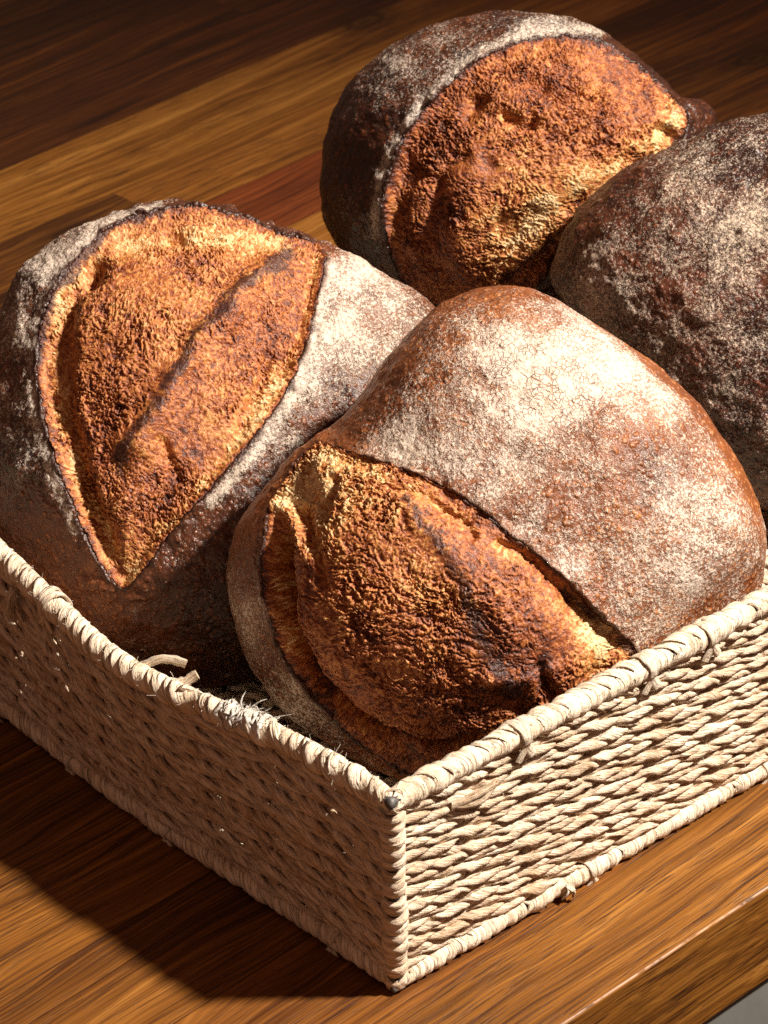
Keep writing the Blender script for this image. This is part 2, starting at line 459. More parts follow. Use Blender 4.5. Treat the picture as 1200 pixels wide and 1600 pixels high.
sides = [
    Side((0, 0, 0), (1, 0, 0), (0, -1, 0), LX, lambda x: 0.0015 * np.sin(np.pi * x)),
    Side((0, 0, 0), (0, 1, 0), (-1, 0, 0), LY, lambda x: 0.0125 * np.exp(-((x - 0.47) / 0.30) ** 2) * np.sin(np.pi * np.clip(x, 0, 1)) ** 0.5,
         lambda x: 0.095 * np.exp(-((x - 0.43) / 0.19) ** 2)),
    Side((LX, 0, 0), (0, 1, 0), (1, 0, 0), LY, lambda x: 0.004 * np.sin(np.pi * x)),
    Side((0, LY, 0), (1, 0, 0), (0, 1, 0), LX, lambda x: 0.004 * np.sin(np.pi * x)),
]
def fold(n, m, seed, s, amp, k=1.0, tw=0.0):
    """radius factor: soft folds running along a strand"""
    th = np.arange(m) * 2 * np.pi / m
    ph = th[None, :] + tw * s[:, None]
    p = np.stack([np.cos(ph) * 1.6 + seed * 3.7, np.sin(ph) * 1.6, np.broadcast_to((s * k)[:, None], ph.shape)], -1).reshape(-1, 3)
    return 1 + amp * perlin(p).reshape(n, m)

def add_twist_rope(geo, path, hint, r, pitch, seed, m=9):
    T, A, B = frames(path, hint)
    ds = np.linalg.norm(np.diff(path, axis=0), axis=1); s = np.concatenate([[0], np.cumsum(ds)])
    jit = perlin(np.stack([s * 30, np.full_like(s, seed), np.zeros_like(s)], 1)) * 0.9
    for k in (0, 1):
        ph = 2 * np.pi * s / pitch + np.pi * k + jit + seed
        C = path + 0.52 * r * (np.cos(ph)[:, None] * A + np.sin(ph)[:, None] * B)
        A2 = np.cos(ph)[:, None] * A + np.sin(ph)[:, None] * B
        B2 = np.cross(T, A2)
        rr = fold(len(s), m, seed + k * 9.1, s, 0.34, 120)
        sz = (1 + 0.16 * perlin(np.stack([s * 45 + k * 50, np.full_like(s, seed), np.zeros_like(s)], 1)))[:, None]
        sweep(geo, C, A2, B2, rr * r * 0.56 * sz, rr * r * 0.84 * sz, rs.uniform(-0.13, 0.10))

def add_wrap(geo, center, hintA, core, pitch, half_w, half_t, s_len, seed, lean=0.9, m=10, a=0.0, b=1.0, slant=0.5):
    """flat strand coiled round a rod; center(u) gives points for u metres along it"""
    u0, u1 = a * s_len, b * s_len
    turns = (u1 - u0) / pitch
    n = int(turns * 20)
    ph = np.linspace(0, turns * 2 * np.pi, n) + seed
    u = np.linspace(u0, u1, n)
    j = perlin(np.stack([u / pitch * 0.8, np.full(n, seed + 0.37), np.zeros(n)], 1))
    j2 = perlin(np.stack([u / pitch * 0.6, np.full(n, seed + 5.37), np.zeros(n)], 1))
    uu = np.clip(u + j * pitch * 0.75 + slant * pitch * np.sin(ph + 0.8) * (1 + 0.7 * j2), 0, s_len)
    P = center(uu); P0 = center(u)
    T, A, B = frames(P0, hintA)
    R_ = core * (1 + 0.16 * j2)
    rad = np.cos(ph)[:, None] * A + np.sin(ph)[:, None] * B
    C = P + rad * R_[:, None]
    St, _, _ = frames(C, T)
    W = T - (T * St).sum(1)[:, None] * St - (T * rad).sum(1)[:, None] * rad
    W /= np.linalg.norm(W, axis=1)[:, None]
    lean_v = lean * half_t / half_w
    W2 = W + rad * lean_v; W2 /= np.linalg.norm(W2, axis=1)[:, None]
    R2 = np.cross(St, W2); R2 *= np.sign((R2 * rad).sum(1))[:, None]
    s = ph * core
    f1 = fold(n, m, seed, s, 0.30, 60)
    f2 = fold(n, m, seed + 3.3, s, 0.75, 90)
    sz = (1 + 0.35 * j)[:, None]
    sweep(geo, C, W2, R2, f1 * half_w * sz, f2 * half_t, 0.0)

def ribbon(geo, pts, width, thick, hint, seed, tone=0.0, n=26, curl=0.0, taper=0.0):
    pts = np.asarray(pts, float); t = np.linspace(0, len(pts) - 1, n)
    i = np.clip(t.astype(int), 0, len(pts) - 2); f = (t - i)[:, None]
    p0 = pts[np.clip(i - 1, 0, None)]; p1 = pts[i]; p2 = pts[i + 1]; p3 = pts[np.clip(i + 2, None, len(pts) - 1)]
    C = 0.5 * (2 * p1 + (p2 - p0) * f + (2 * p0 - 5 * p1 + 4 * p2 - p3) * f ** 2 + (3 * p1 - p0 - 3 * p2 + p3) * f ** 3)
    T, A, B = frames(C, hint)
    s = np.linspace(0, 1, n)
    ca, sa = np.cos(curl * s)[:, None], np.sin(curl * s)[:, None]
    A, B = ca * A + sa * B, -sa * A + ca * B
    fo = fold(n, 8, seed, s * 0.05, 0.4, 120) * (1 - taper * s ** 2)[:, None]
    sweep(geo, C, A, B, fo * width, fo * thick, tone)

# outer frame line of the basket lies at offset 0
ROWS, Z0, Z1 = 18, 0.0120, H - 0.0130
for si, sd_ in enumerate(sides):
    geo = Geo(); stake = Geo()
    sp = sd_.L / round(sd_.L / 0.037)
    hidden = si >= 2
    for k in range(ROWS):
        ds = 0.0014 if not hidden else 0.004
        n = int(sd_.L / ds)
        u = np.linspace(0.003, sd_.L - 0.003, n)
        wob = perlin(np.stack([u * 14, np.full(n, k * 1.7 + si * 40), np.zeros(n)], 1))
        wob2 = perlin(np.stack([u * 45, np.full(n, k * 2.7 + si * 40 + 9), np.zeros(n)], 1))
        ph = np.pi * (u / sp - k)
        z = Z0 + (Z1 - Z0) * k / (ROWS - 1) + (0.0006 * wob + 0.0003 * wob2) * (1.0 if si == 0 else 0.7)
        off = (0.0010 if si != 1 else 0.0014) * np.cos(ph) + 0.0007 * wob2
        gj = sum((-1) ** (j + k) * np.exp(-((u - j * sp + 0.003) / 0.0052) ** 2) for j in range(1, round(sd_.L / sp)))
        z = z + (0.00165 if si != 1 else 0.0008) * gj
        endf = np.clip(np.minimum(u, sd_.L - u) / 0.012, 0, 1)
        off = off * endf
        add_twist_rope(geo, sd_.pos(u, off, z), sd_.n, (0.0031 if si != 1 else 0.00282) * (1 + 0.08 * rs.uniform(-1, 1)), rs.uniform(0.028, 0.044), k * 2.3 + si * 51, 9 if not hidden else 6)
    for j in range(1, round(sd_.L / sp)):
        z = np.linspace(0.004, H - 0.005, 60)
        u = np.full(60, j * sp)
        add_twist_rope(stake, sd_.pos(u, np.full(60, -0.0002), z), sd_.t, 0.0022, 0.012, j * 3.1 + si, 7)
    wall = geo.build('woven_side', M_CORD, basket)
    stake.build('stakes', M_CORD, wall)
    # top rim with bare patches where the wrapping has slipped
    core = 0.0041
    zr = H - 0.0058
    cen = lambda u, S_=sd_, z_=zr: S_.pos(u, np.zeros_like(u), np.full_like(u, z_) + 0.0006 * perlin(np.stack([np.asarray(u) * 20, np.zeros_like(u) + 3, np.zeros_like(u)], 1)))
    geo = Geo()
    spans = [(0.0, 1.0)]
    if si == 1: spans = [(0.006, 0.300), (0.312, 0.462), (0.470, 0.560), (0.567, 0.70), (0.707, 0.995)]
    for a, b in spans:
        add_wrap(geo, cen, (0, 0, 1), core, 0.0076 if si != 1 else 0.0068, 0.0060, 0.0010, sd_.L, si * 3.3 + a * 10, a=a, b=b)
    geo.build('rim', M_WRAP, basket)
    # foot rim
    geo = Geo()
    cen = lambda u, S_=sd_: S_.pos(u, np.full_like(u, 0.0006), np.full_like(u, 0.0056))
    add_wrap(geo, cen, (0, 0, 1), 0.0036, 0.0060, 0.0043, 0.0009, sd_.L, si * 5.3 + 1, a=0.0, b=1.0)
    geo.build('foot_rim', M_WRAP, basket)

# corner posts bound with cord
for cx, cy in ((0, 0), (LX, 0), (0, LY), (LX, LY)):
    geo = Geo()
    cen = lambda u: np.stack([np.full_like(u, cx), np.full_like(u, cy), 0.004 + u], 1)
    add_wrap(geo, cen, (1, 1, 0), 0.0036, 0.0049, 0.0027, 0.0017, H - 0.010, cx * 7 + cy * 3 + 2, lean=0.2, slant=0.12)
    geo.build('corner_post', M_CORD, basket)
# wire frame inside
geo = Geo()
def rod(p, q_, r, n=24, m=10, hint=(0.3, 0.2, 1)):
    C = np.linspace(p, q_, n); T, A, B = frames(C, hint)
    sweep(geo, C, A, B, np.full((n, m), r), np.full((n, m), r))
def rodc(S_, z, r):
    u = np.linspace(-0.004 if S_ in sides[:2] else 0, S_.L, 60); C = S_.pos(u, np.zeros(60), np.full(60, z)); T, A, B = frames(C, (0.1, 0.1, 1))
    sweep(geo, C, A, B, np.full((60, 10), r), np.full((60, 10), r))
for S_ in sides:
    rodc(S_, H - 0.0058, 0.0029); rodc(S_, 0.0056, 0.0026)
for cx, cy in ((0, 0), (LX, 0), (0, LY), (LX, LY)):
    rod((cx, cy, 0.0015), (cx, cy, H - 0.0022), 0.0030, hint=(1, 0.3, 0.1))
def knob(c, r, sq=(1, 1, 1)):
    n, m = 9, 12
    a = np.linspace(-np.pi / 2 + 0.02, np.pi / 2 - 0.02, n)
    C = np.array(c) + np.stack([0 * a, 0 * a, r * np.sin(a) * sq[2]], 1)
    rr = (r * np.cos(a))[:, None] * (1 + 0.12 * np.cos(np.arange(m) * 1.7))[None, :]
    sweep(geo, C, np.tile([1.0, 0, 0], (n, 1)), np.tile([0, 1.0, 0], (n, 1)), rr * sq[0], rr * sq[1])
knob((-0.0028, -0.0026, H - 0.0040), 0.0029)
knob((-0.0032, -0.0022, 0.0030), 0.0021)
geo.build('wire_frame', M_WIRE, basket)
# woven base
geo = Geo()
for k in range(34):
    y = 0.008 + (LY - 0.016) * k / 33
    u = np.linspace(0.004, LX - 0.004, 100)
    P_ = np.stack([u, np.full(100, y), 0.0058 + 0.0015 * np.cos(np.pi * (u / 0.037 - k))], 1)
    add_twist_rope(geo, P_, (0, 0, 1), 0.0052, 0.02, k * 1.9, 6)
geo.build('base_panel', M_CORD, basket)

# ties of the stakes over the rims, loose ends and frayed strands
def tie(S_, u, z, r, seed, w_=0.0028):
    geo = Geo()
    for e in (-1, 1):
        th = np.linspace(-0.6, 3.6, 22)
        pts = []
        for t in th:
            off = math.cos(t) * r; zz = z + math.sin(t) * r
            pts.append(S_.pos(np.array([u + e * 0.0018 + 0.0025 * (t - 1.5) * 0.4 * e]), np.array([off]), np.array([zz]))[0])
        pts = [S_.pos(np.array([u + e * 0.0042]), np.array([r * 0.75]), np.array([z - r * 1.75]))[0]] + pts
        ribbon(geo, pts, w_ * rs.uniform(0.7, 1), 0.0008, S_.t, seed + e, rs.uniform(-0.05, 0.1), n=36)
    geo.build('cord_tie', M_WRAP, basket)
sp0 = LX / round(LX / 0.037); sp1 = LY / round(LY / 0.037)
for j in (2, 4, 5, 7, 9):
    tie(sides[0], j * sp0 - 0.004, H - 0.0058, 0.0060, j * 1.1)
for j in (3, 6):
    tie(sides[0], j * sp0, 0.0056, 0.0052, j * 1.7, 0.0022)
for j in (1, 4, 6, 8):
    tie(sides[1], j * sp1, 0.0056, 0.0052, j * 1.3, 0.0022)
for j in (6, 8):
    tie(sides[1], j * sp1, H - 0.0058, 0.0068, j * 2.3)

def strands(name, S_, u, z, off, n, spread, length, wid, seed, drop=0.8, inward=False):
    geo = Geo(); r_ = np.random.RandomState(seed)
    for k in range(n):
        b = np.array([u + r_.normal() * spread * 0.3, off + abs(r_.normal()) * 0.0006, z])
        L_ = length * r_.uniform(0.5, 1.1); pts = []
        du, dn = r_.normal() * spread, r_.normal() * 0.0015
        for t in np.linspace(0, 1, 5):
            uu = b[0] + du * t + r_.normal() * 0.0004
            oo = b[1] + (dn * t + 0.0022 * math.sin(t * 3)) * (-1 if inward else 1)
            pts.append(S_.pos(np.array([uu]), np.array([oo]), np.array([b[2] - L_ * t * drop]))[0])
        ribbon(geo, pts, wid * r_.uniform(0.5, 1.2), 0.0004, S_.t, seed + k * 1.3, r_.uniform(-0.1, 0.1), n=18, curl=r_.normal() * 0.8)
    return geo.build(name, M_WRAP, basket)
# hanging tuft on the shaded side, small tufts on the foot rim
strands('hanging_tuft', sides[1], 0.249, H - 0.012, 0.0048, 7, 0.0022, 0.030, 0.0016, 5)
strands('hanging_tuft', sides[1], 0.283, 0.010, 0.0055, 6, 0.004, 0.012, 0.0013, 8)
strands('hanging_tuft', sides[0], 0.0955, 0.009, 0.0052, 5, 0.003, 0.010, 0.0014, 11)
# fluffy frayed cord on the rim
geo = Geo(); r_ = np.random.RandomState(21)
for k in range(26):                                        # matted strands hugging the rim
    u = 0.088 + r_.uniform(-0.012, 0.012); pts = []
    a0 = r_.uniform(-0.3, 1.2); R_ = 0.0062 + r_.uniform(0, 0.0012)
    for t in np.linspace(0, 1, 6):
        a = a0 + 2.0 * t
        pts.append(sides[1].pos(np.array([u + r_.normal() * 0.0010 + 0.006 * (t - 0.5)]), np.array([R_ * math.cos(a)]), np.array([H - 0.0058 + R_ * math.sin(a)]))[0])
    ribbon(geo, pts, r_.uniform(0.0007, 0.0016), 0.0004, (0, 1, 0.2), k * 1.7, 0.1, n=22, curl=r_.normal() * 0.5, taper=0.7)
for k in range(60):                                        # loose tapering fibres
    u = 0.088 + r_.normal() * 0.006
    b = sides[1].pos(np.array([u]), np.array([r_.uniform(-0.004, 0.003)]), np.array([H - 0.0005]))[0]
    d = r_.normal(size=3) * 0.45 + np.array([0.5, -0.1, 0.35]); d /= np.linalg.norm(d); L_ = r_.uniform(0.002, 0.006)
    e = r_.normal(size=3) * 0.0014
    pts = [b - d * 0.0015, b + d * L_ * 0.35 + e * 0.3, b + d * L_ * 0.7 + e, b + d * L_ * 0.9 + e * 2.0]
    ribbon(geo, pts, r_.uniform(0.0002, 0.0006), 0.00015, r_.normal(size=3), k * 1.1, 0.1, n=14, curl=r_.normal(), taper=0.9)
geo.build('frayed_tuft', M_WOOL, basket)
# fine hairs along the rims and rope
geo = Geo(); r_ = np.random.RandomState(4)
for k in range(260):
    S_ = sides[1] if k % 3 else sides[0]
    u = r_.uniform(0.01, S_.L * 0.85)
    z = H - 0.0055 if r_.rand() < 0.65 else r_.uniform(0.01, H - 0.01)
    a = r_.uniform(-0.4, 2.2)
    rr = 0.0056 if z > H - 0.006 else 0.003
    b = S_.pos(np.array([u]), np.array([rr * math.cos(a) if rr > 0.004 else 0.0035]), np.array([z + (rr * math.sin(a) if rr > 0.004 else 0)]))[0]
    d = S_.n * math.cos(a) + np.array([0, 0, math.sin(a)]) + r_.normal(size=3) * 0.7; d /= np.linalg.norm(d)
    L_ = r_.uniform(0.001, 0.0045)
    ribbon(geo, [b, b + d * L_ * 0.5, b + d * L_ + r_.normal(size=3) * 0.0009], 0.00013, 0.0001, r_.normal(size=3), k, 0.2, n=6)
geo.build('stray_fibres', M_WRAP, basket)['kind'] = 'stuff'
# two loose paper ends poking into the basket
geo = Geo()
S_ = sides[1]
b = S_.pos(np.array([0.158]), np.array([-0.002]), np.array([H - 0.001]))[0]
ER = np.array([0.75, -0.66, 0.0])
ribbon(geo, [b - ER * 0.004 - [0, 0, 0.003], b + ER * 0.004, b + ER * 0.010 + [0, 0, 0.0022], b + ER * 0.016 + [0, 0, 0.0012], b + ER * 0.021 - [0, 0, 0.0006]], 0.0023, 0.0004, (0, 0.6, 1), 3, 0.05, curl=0.5)
geo.build('loose_end', M_WRAP, basket)
geo = Geo()
b = S_.pos(np.array([0.139]), np.array([-0.002]), np.array([H - 0.003]))[0]
ribbon(geo, [b - ER * 0.003, b + ER * 0.004 - [0, 0, 0.001], b + ER * 0.009 + [0, 0, 0.0008], b + ER * 0.013 + [0, 0, 0.004]], 0.0025, 0.0004, (0, 0.5, 1), 8, -0.02, curl=-0.4)
geo.build('loose_end', M_WRAP, basket)
# knotted bunch on the sunny side
geo = Geo()
S_ = sides[0]
for k in range(9):
    r_ = np.random.RandomState(40 + k)
    u = np.linspace(0.030, 0.055, 6) + r_.normal(size=6) * 0.0006
    zz = 0.0835 + 0.0035 * np.sin(np.linspace(0, 3.1, 6)) * r_.uniform(-1, 1) + r_.normal() * 0.0005
    off = 0.0035 + 0.0030 * np.sin(np.linspace(0, 3.1, 6)) * r_.uniform(0.6, 1)
    ribbon(geo, S_.pos(u, off, zz), 0.0016, 0.0007, (0, 0, 1), k * 2.0, -0.16, n=22)
geo.build('cord_knot', M_WRAP, basket)

# ------------------------------------------------------------------ loaves
def disc_grid(N):
    a = np.linspace(-1, 1, N)
    X, Y = np.meshgrid(a, a, indexing='xy')
    r = np.where(np.abs(X) > np.abs(Y), X, Y)
    with np.errstate(divide='ignore', invalid='ignore'):
        ph = np.where(np.abs(X) > np.abs(Y), (np.pi / 4) * np.nan_to_num(Y / X), np.pi / 2 - (np.pi / 4) * np.nan_to_num(X / Y))
    x, y = r * np.cos(ph), r * np.sin(ph)
    t = np.sqrt(x * x + y * y); th = np.arctan2(y, x)
    return t, th

def spline(pts, k=6, closed=True):
    p = np.asarray(pts, float)
    if closed: q0, q1, q2, q3 = np.roll(p, 1, 0), p, np.roll(p, -1, 0), np.roll(p, -2, 0)
    else:
        e = np.concatenate([p[:1], p, p[-1:]]); q0, q1, q2, q3 = e[:-3], e[1:-2], e[2:-1], e[3:]
    t = (np.arange(k) / k)[None, :, None]
    a, b, c, d = (q[:, None] for q in (q0, q1, q2, q3))
    r = 0.5 * (2 * b + (c - a) * t + (2 * a - 5 * b + 4 * c - d) * t ** 2 + (3 * b - a - 3 * c + d) * t ** 3)
    r = r.reshape(-1, 2)
    return r if closed else np.concatenate([r, p[-1:]])

def seg_dist(P, A, B):
    d = B - A; L = (d * d).sum() + 1e-12
    t = np.clip(((P - A) @ d) / L, 0, 1)
    return np.sqrt((((P - A) - t[:, None] * d) ** 2).sum(1))

def line_dist(P, pl):
    r = np.full(len(P), 9.0)
    for a, b in zip(pl[:-1], pl[1:]): r = np.minimum(r, seg_dist(P, a, b))
    return r

def poly_sd(P, pl):
    """signed distance, positive inside"""
    r = np.full(len(P), 9.0); ins = np.zeros(len(P), bool)
    for a, b in zip(pl, np.roll(pl, -1, 0)):
        r = np.minimum(r, seg_dist(P, a, b))
        c = ((a[1] > P[:, 1]) != (b[1] > P[:, 1]))
        with np.errstate(divide='ignore', invalid='ignore'):
            xi = (b[0] - a[0]) * (P[:, 1] - a[1]) / (b[1] - a[1]) + a[0]
        ins ^= c & (P[:, 0] < xi)
    return np.where(ins, r, -r)

class Loaf:
    """A loaf as a rounded body seen face on: traced outline, real depth to the front and back.
    Marks are given in the units of the traced outline (about 0.27 mm each)."""
    def __init__(s, d):
        s.d = d
        s.c = np.array(d['centre'], float)
        depth = d['depth']
        ray = FWD + RGT * (s.c[0] - 600) / F_PX - UPV * (s.c[1] - 800) / F_PX
        s.P0 = CAM_POS + ray * depth
        s.ez = -ray / np.linalg.norm(ray)
        s.ex = RGT - (RGT @ s.ez) * s.ez; s.ex /= np.linalg.norm(s.ex)
        s.ey = np.cross(s.ez, s.ex)
        s.k = depth / F_PX
        o = spline(s.loc(d['outline']), 8)
        th = np.arctan2(o[:, 1], o[:, 0]); ra = np.hypot(o[:, 0], o[:, 1])
        i = np.argsort(th); th, ra = th[i], ra[i]
        s.oth = np.concatenate([th - 2 * np.pi, th, th + 2 * np.pi]); s.ora = np.concatenate([ra, ra, ra])
    def loc(s, pts):
        p = np.asarray(pts, float)
        return np.stack([(p[..., 0] - s.c[0]) * s.k, (s.c[1] - p[..., 1]) * s.k], -1)
    def base(s, N):
        d = s.d
        t, th = disc_grid(N)
        psi = np.where(t < 0.86, t / 0.86 * 1.75, 1.75 + (t - 0.86) / 0.14 * (np.pi - 1.75 - 0.02))
        R_ = np.interp(th, s.oth, s.ora)
        lat = R_ * np.sin(np.minimum(psi, np.pi)) ** d.get('full', 0.9)
        cz = np.cos(psi)
        z = np.where(cz > 0, d['front'] * np.sign(cz) * np.abs(cz) ** d.get('zp', 1.0), d['back'] * cz)
        x, y = lat * np.cos(th), lat * np.sin(th)
        z = z + d.get('tilt', (0, 0))[0] * x * np.maximum(cz, 0) + d.get('tilt', (0, 0))[1] * y * np.maximum(cz, 0)
        L = np.stack([x, y, z], -1)
        # broad unevenness
        q = L.reshape(-1, 3)
        rad = q / (np.linalg.norm(q, axis=1)[:, None] + 1e-9)
        lump = 0.0022 * fbm(q * 22 + d['seed'], 2) * (np.maximum(np.cos(psi), 0).ravel() ** 0.6)
        q = q + rad * lump[:, None]
        L = q.reshape(N, N, 3)
        du = np.gradient(L, axis=1); dv = np.gradient(L, axis=0)
        nr = np.cross(du, dv); nr /= np.linalg.norm(nr, axis=2)[..., None] + 1e-12
        return q, nr.reshape(-1, 3), psi.ravel()
    def world(s, q): return s.P0 + q[:, :1] * s.ex + q[:, 1:2] * s.ey + q[:, 2:] * s.ez
    def keep_inside(s, W):
        """the loaf is pressed flat where it meets the basket"""
        W = W.copy()
        if s.d.get('raised'): return W
        def soft(v, lim, k=0.004):      # v >= lim, rounded
            return lim + np.where(v - lim > 4 * k, v - lim, k * np.log1p(np.exp(np.clip((v - lim) / k, -40, 40))))
        low = smooth(H + 0.038, H - 0.004, W[:, 2])
        bw = sides[1].bow(np.clip(W[:, 1] / LY, 0, 1))
        for ax, lim in ((0, 0.009), (1, 0.009)):
            v = soft(W[:, ax], lim if ax else lim - bw * 0.6)
            W[:, ax] = W[:, ax] * (1 - low) + v * low
        W[:, 0] = LX - 0.010 - soft(LX - 0.010 - W[:, 0], 0.0) * 1.0 if s.d.get('clampx') else W[:, 0]
        W[:, 2] = soft(W[:, 2], 0.013)
        return W
    def blobs(s, xy, lst, base=0.0, power=1.0):
        v = np.full(len(xy), base)
        for u, w_, r, a in lst:
            c = s.loc((u, w_)); g = np.exp(-(((xy - c) ** 2).sum(1)) / (r * s.k) ** 2)
            v = v + (a - v) * g ** power
        return v
    def lines(s, xy, lst, warp=None):
        v = np.zeros(len(xy))
        for pl, wd, a in lst:
            dd = line_dist(xy, spline(s.loc(pl), 4, False)) / (wd * s.k)
            v = v + a * np.exp(-dd * dd)
        return v
    def build(s):
        d = s.d
        root = bpy.data.objects.new('bread_loaf', None); COL.objects.link(root)
        root['label'] = d['label']; root['category'] = 'bread'; root['group'] = 'sourdough loaves in the basket'
        q, nr, psi = s.base(d['n'])
        W0 = s.keep_inside(s.world(q))
        org = np.array([s.P0[0], s.P0[1], W0[:, 2].min()])
        root.location = Vector(org)
        frontm = psi < 1.7
        xy = q[:, :2]
        poly = [spline(s.loc(p), 5) for p in d['cuts']]
        def sdf(p3):
            p = p3[:, :2]
            wv = np.stack([perlin(p3 * 160 + 3), perlin(p3 * 160 + 71)], 1) * 0.0010 + np.stack([fbm(p3 * 520 + 13, 2), fbm(p3 * 520 + 171, 2)], 1) * 0.0006
            r = np.full(len(p), -9.0)
            for pl in poly: r = np.maximum(r, poly_sd(p + wv, pl))
            return r
        sd = np.full(len(q), -0.2)
        sd[frontm] = sdf(q[frontm])
        # ---- crust
        lipf = s.blobs(xy, d.get('lip', []), d.get('lip0', 0.0015)) * (1 + 0.7 * fbm(q * 85 + 7, 3))
        h = np.where(sd <= 0, lipf * np.exp(np.minimum(sd, 0) / 0.010), lipf - 0.012 * smooth(0, 0.0025, sd))
        edge = np.maximum(np.exp(-(sd / (d.get('edge_w', 0.0008) * np.clip(1 + 1.3 * fbm(q * 120 + 3, 2), 0.25, 2.6))) ** 2), (sd > 0) * 1.0) if len(poly) else np.zeros(len(q))
        fine = 0.0005 * fbm(q * 150 + d['seed'], 3) + 0.0012 * fbm(q * 42 + d['seed'] * 3, 2)
        if d.get('blister'): 
            fine = fine + d['blister'] * np.maximum(perlin(q * 95 + 5), 0) ** 1.5 * 2 + 0.35 * d['blister'] * np.abs(perlin(q * 230 + 15))
        h = h + np.where(sd <= 0, fine, 0) + s.lines(xy, d.get('crust_lines', []))
        V_ = q + nr * h[:, None]
        Wc = s.keep_inside(s.world(V_))
        fo = s.blobs(xy, d['flour'], d['flour0']) + 0.11 * fbm(q * 55 + d['seed'] * 2, 3)
        for pl, wd, a in d.get('flour_lines', []):
            dd = line_dist(xy, spline(s.loc(pl), 4, False)) / (wd * s.k)
            g = np.exp(-dd * dd); fo = fo + (a - fo) * g
        fo = np.where(psi > 1.75, 0.2, fo)
        bake = s.blobs(xy, d.get('bake', []), d.get('bake0', 0.0))
        crack = s.blobs(xy, d.get('crack', []), 0.0)
        F_ = grid_faces(d['n'], d['n'], False)
        keep = sd[F_].max(1) < 0.0035
        F_ = F_[keep]
        used = np.unique(F_); re = np.full(len(q), -1); re[used] = np.arange(len(used))
        make_mesh('crust', Wc[used], re[F_], d['mat'], root, {'flour': np.clip(fo, 0, 1.3)[used], 'bake': bake[used], 'crack': crack[used], 'edge': edge[used]}, origin=org)
        # ---- torn crumb in the open cut
        if not poly: return root
        q, nr, psi = s.base(d['n2'])
        m = psi < 1.72
        sd = np.full(len(q), -0.2)
        # only near the cut
        sdc = np.full(len(q), -0.2); idx = np.where(m)[0]
        sdc[idx] = sdf(q[idx])
        F_ = grid_faces(d['n2'], d['n2'], False)
        F_ = F_[sdc[F_].min(1) > -0.0022]
        used = np.unique(F_); re = np.full(len(q), -1); re[used] = np.arange(len(used)); F_ = re[F_]
        q, nr, sd = q[used], nr[used], sdc[used]
        wp = np.stack([perlin(q * 70 + 9), perlin(q * 70 + 31)], 1) * 0.0028
        xy = q[:, :2] + wp
        ca, sa = math.cos(d['fibre']), math.sin(d['fibre'])
        def cells(sx, sy, wa, sdx):
            wv = np.stack([fbm(q * 260 + sdx, 2), fbm(q * 260 + sdx + 40, 2)], 1) * wa
            p = q[:, :2] + wv
            p = np.stack([(p[:, 0] * ca + p[:, 1] * sa) / sx, (-p[:, 0] * sa + p[:, 1] * ca) / sy], 1)
            return worley(p + sdx)
        lipc = s.blobs(q[:, :2], d.get('lip', []), d.get('lip0', 0.0015))
        base = (lipc + 0.0012) * np.exp(-(np.maximum(sd, 0) / 0.0045) ** 1.5) - 0.0016 - 0.006 * smooth(0.0006, -0.0012, sd) - 0.0022 * smooth(0.0, 0.006, sd) + (d['bulge'] + 0.0035) * (1 - np.exp(-np.maximum(sd - s.blobs(q[:, :2], d.get('ledges', []), d.get('ledge', 0.005)), 0) / d.get('rise', 0.012)))
        if d.get('bulge_blobs'): base = base + s.blobs(q[:, :2], d['bulge_blobs'], 0.0) * smooth(0, 0.006, sd)
        lch = s.lines(xy, d.get('char_and_shade', []))
        gro = s.lines(xy, d.get('grooves', [])); rid = s.lines(xy, d.get('ridges', []))
        d1, d2 = cells(0.0040, 0.0021, 0.0022, 3.3)
        e1 = np.exp(-((d2 - d1) / 0.11))
        c1, c2 = cells(0.012, 0.0075, 0.004, 13.7)
        e2 = np.exp(-((c2 - c1) / 0.09))
        b1, b2 = cells(0.0030, 0.0013, 0.0016, 23.7)
        e3 = np.exp(-((b2 - b1) / 0.16))
        ww = np.stack([fbm(q * 95 + 61, 3), fbm(q * 95 + 97, 3)], 1) * 0.0042
        p_ = q[:, :2] + ww
        fil = ridged(np.stack([(p_[:, 0] * ca + p_[:, 1] * sa) * 165, (-p_[:, 0] * sa + p_[:, 1] * ca) * 560, q[:, 2] * 200], 1), 3, 0.6)
        fil = smooth(0.2, 1.75, fil)
        mod = smooth(-0.4, 0.4, fbm(q * 60 + 2, 2))
        pit = np.exp(-(b1 / 0.30) ** 2) * smooth(0.05, 0.45, perlin(q * 120 + 140))
        amp = d.get('rough', 1.0) * (1 - 0.5 * np.clip(lch, 0, 1)) * np.clip(0.78 + 1.0 * fbm(q * 38 + 44, 2), 0.12, 1.5)
        h_t = amp * (0.0011 * e1 * mod + 0.0006 * e2 + 0.0007 * e3 + 0.0017 * (fil - 0.5) - 0.0015 * pit - 0.0006 * np.exp(-(d1 / 0.28) ** 2) + 0.0005 * fbm(q * 240 + 6, 3) + 0.0013 * fbm(q * 48 + 16, 2))
        big = smooth(0.25, 0.6, perlin(q * 48 + 88))
        h_t = h_t - d.get('holes', 0.0015) * big
        fade = smooth(-0.001, 0.004, sd)
        h = base + h_t * (0.30 + 0.45 * fade) - gro + rid
        # lateral curl so the torn edges lean over
        lean = np.stack([np.full(len(q), -sa), np.full(len(q), ca), np.zeros(len(q))], 1) * (0.0011 * e1 * mod * fade + 0.0007 * e2)[:, None]
        V_ = q + nr * h[:, None] + lean
        Wm = s.keep_inside(s.world(V_))
        toast = s.blobs(xy, d.get('toast', []), d.get('toast0', 0.55))
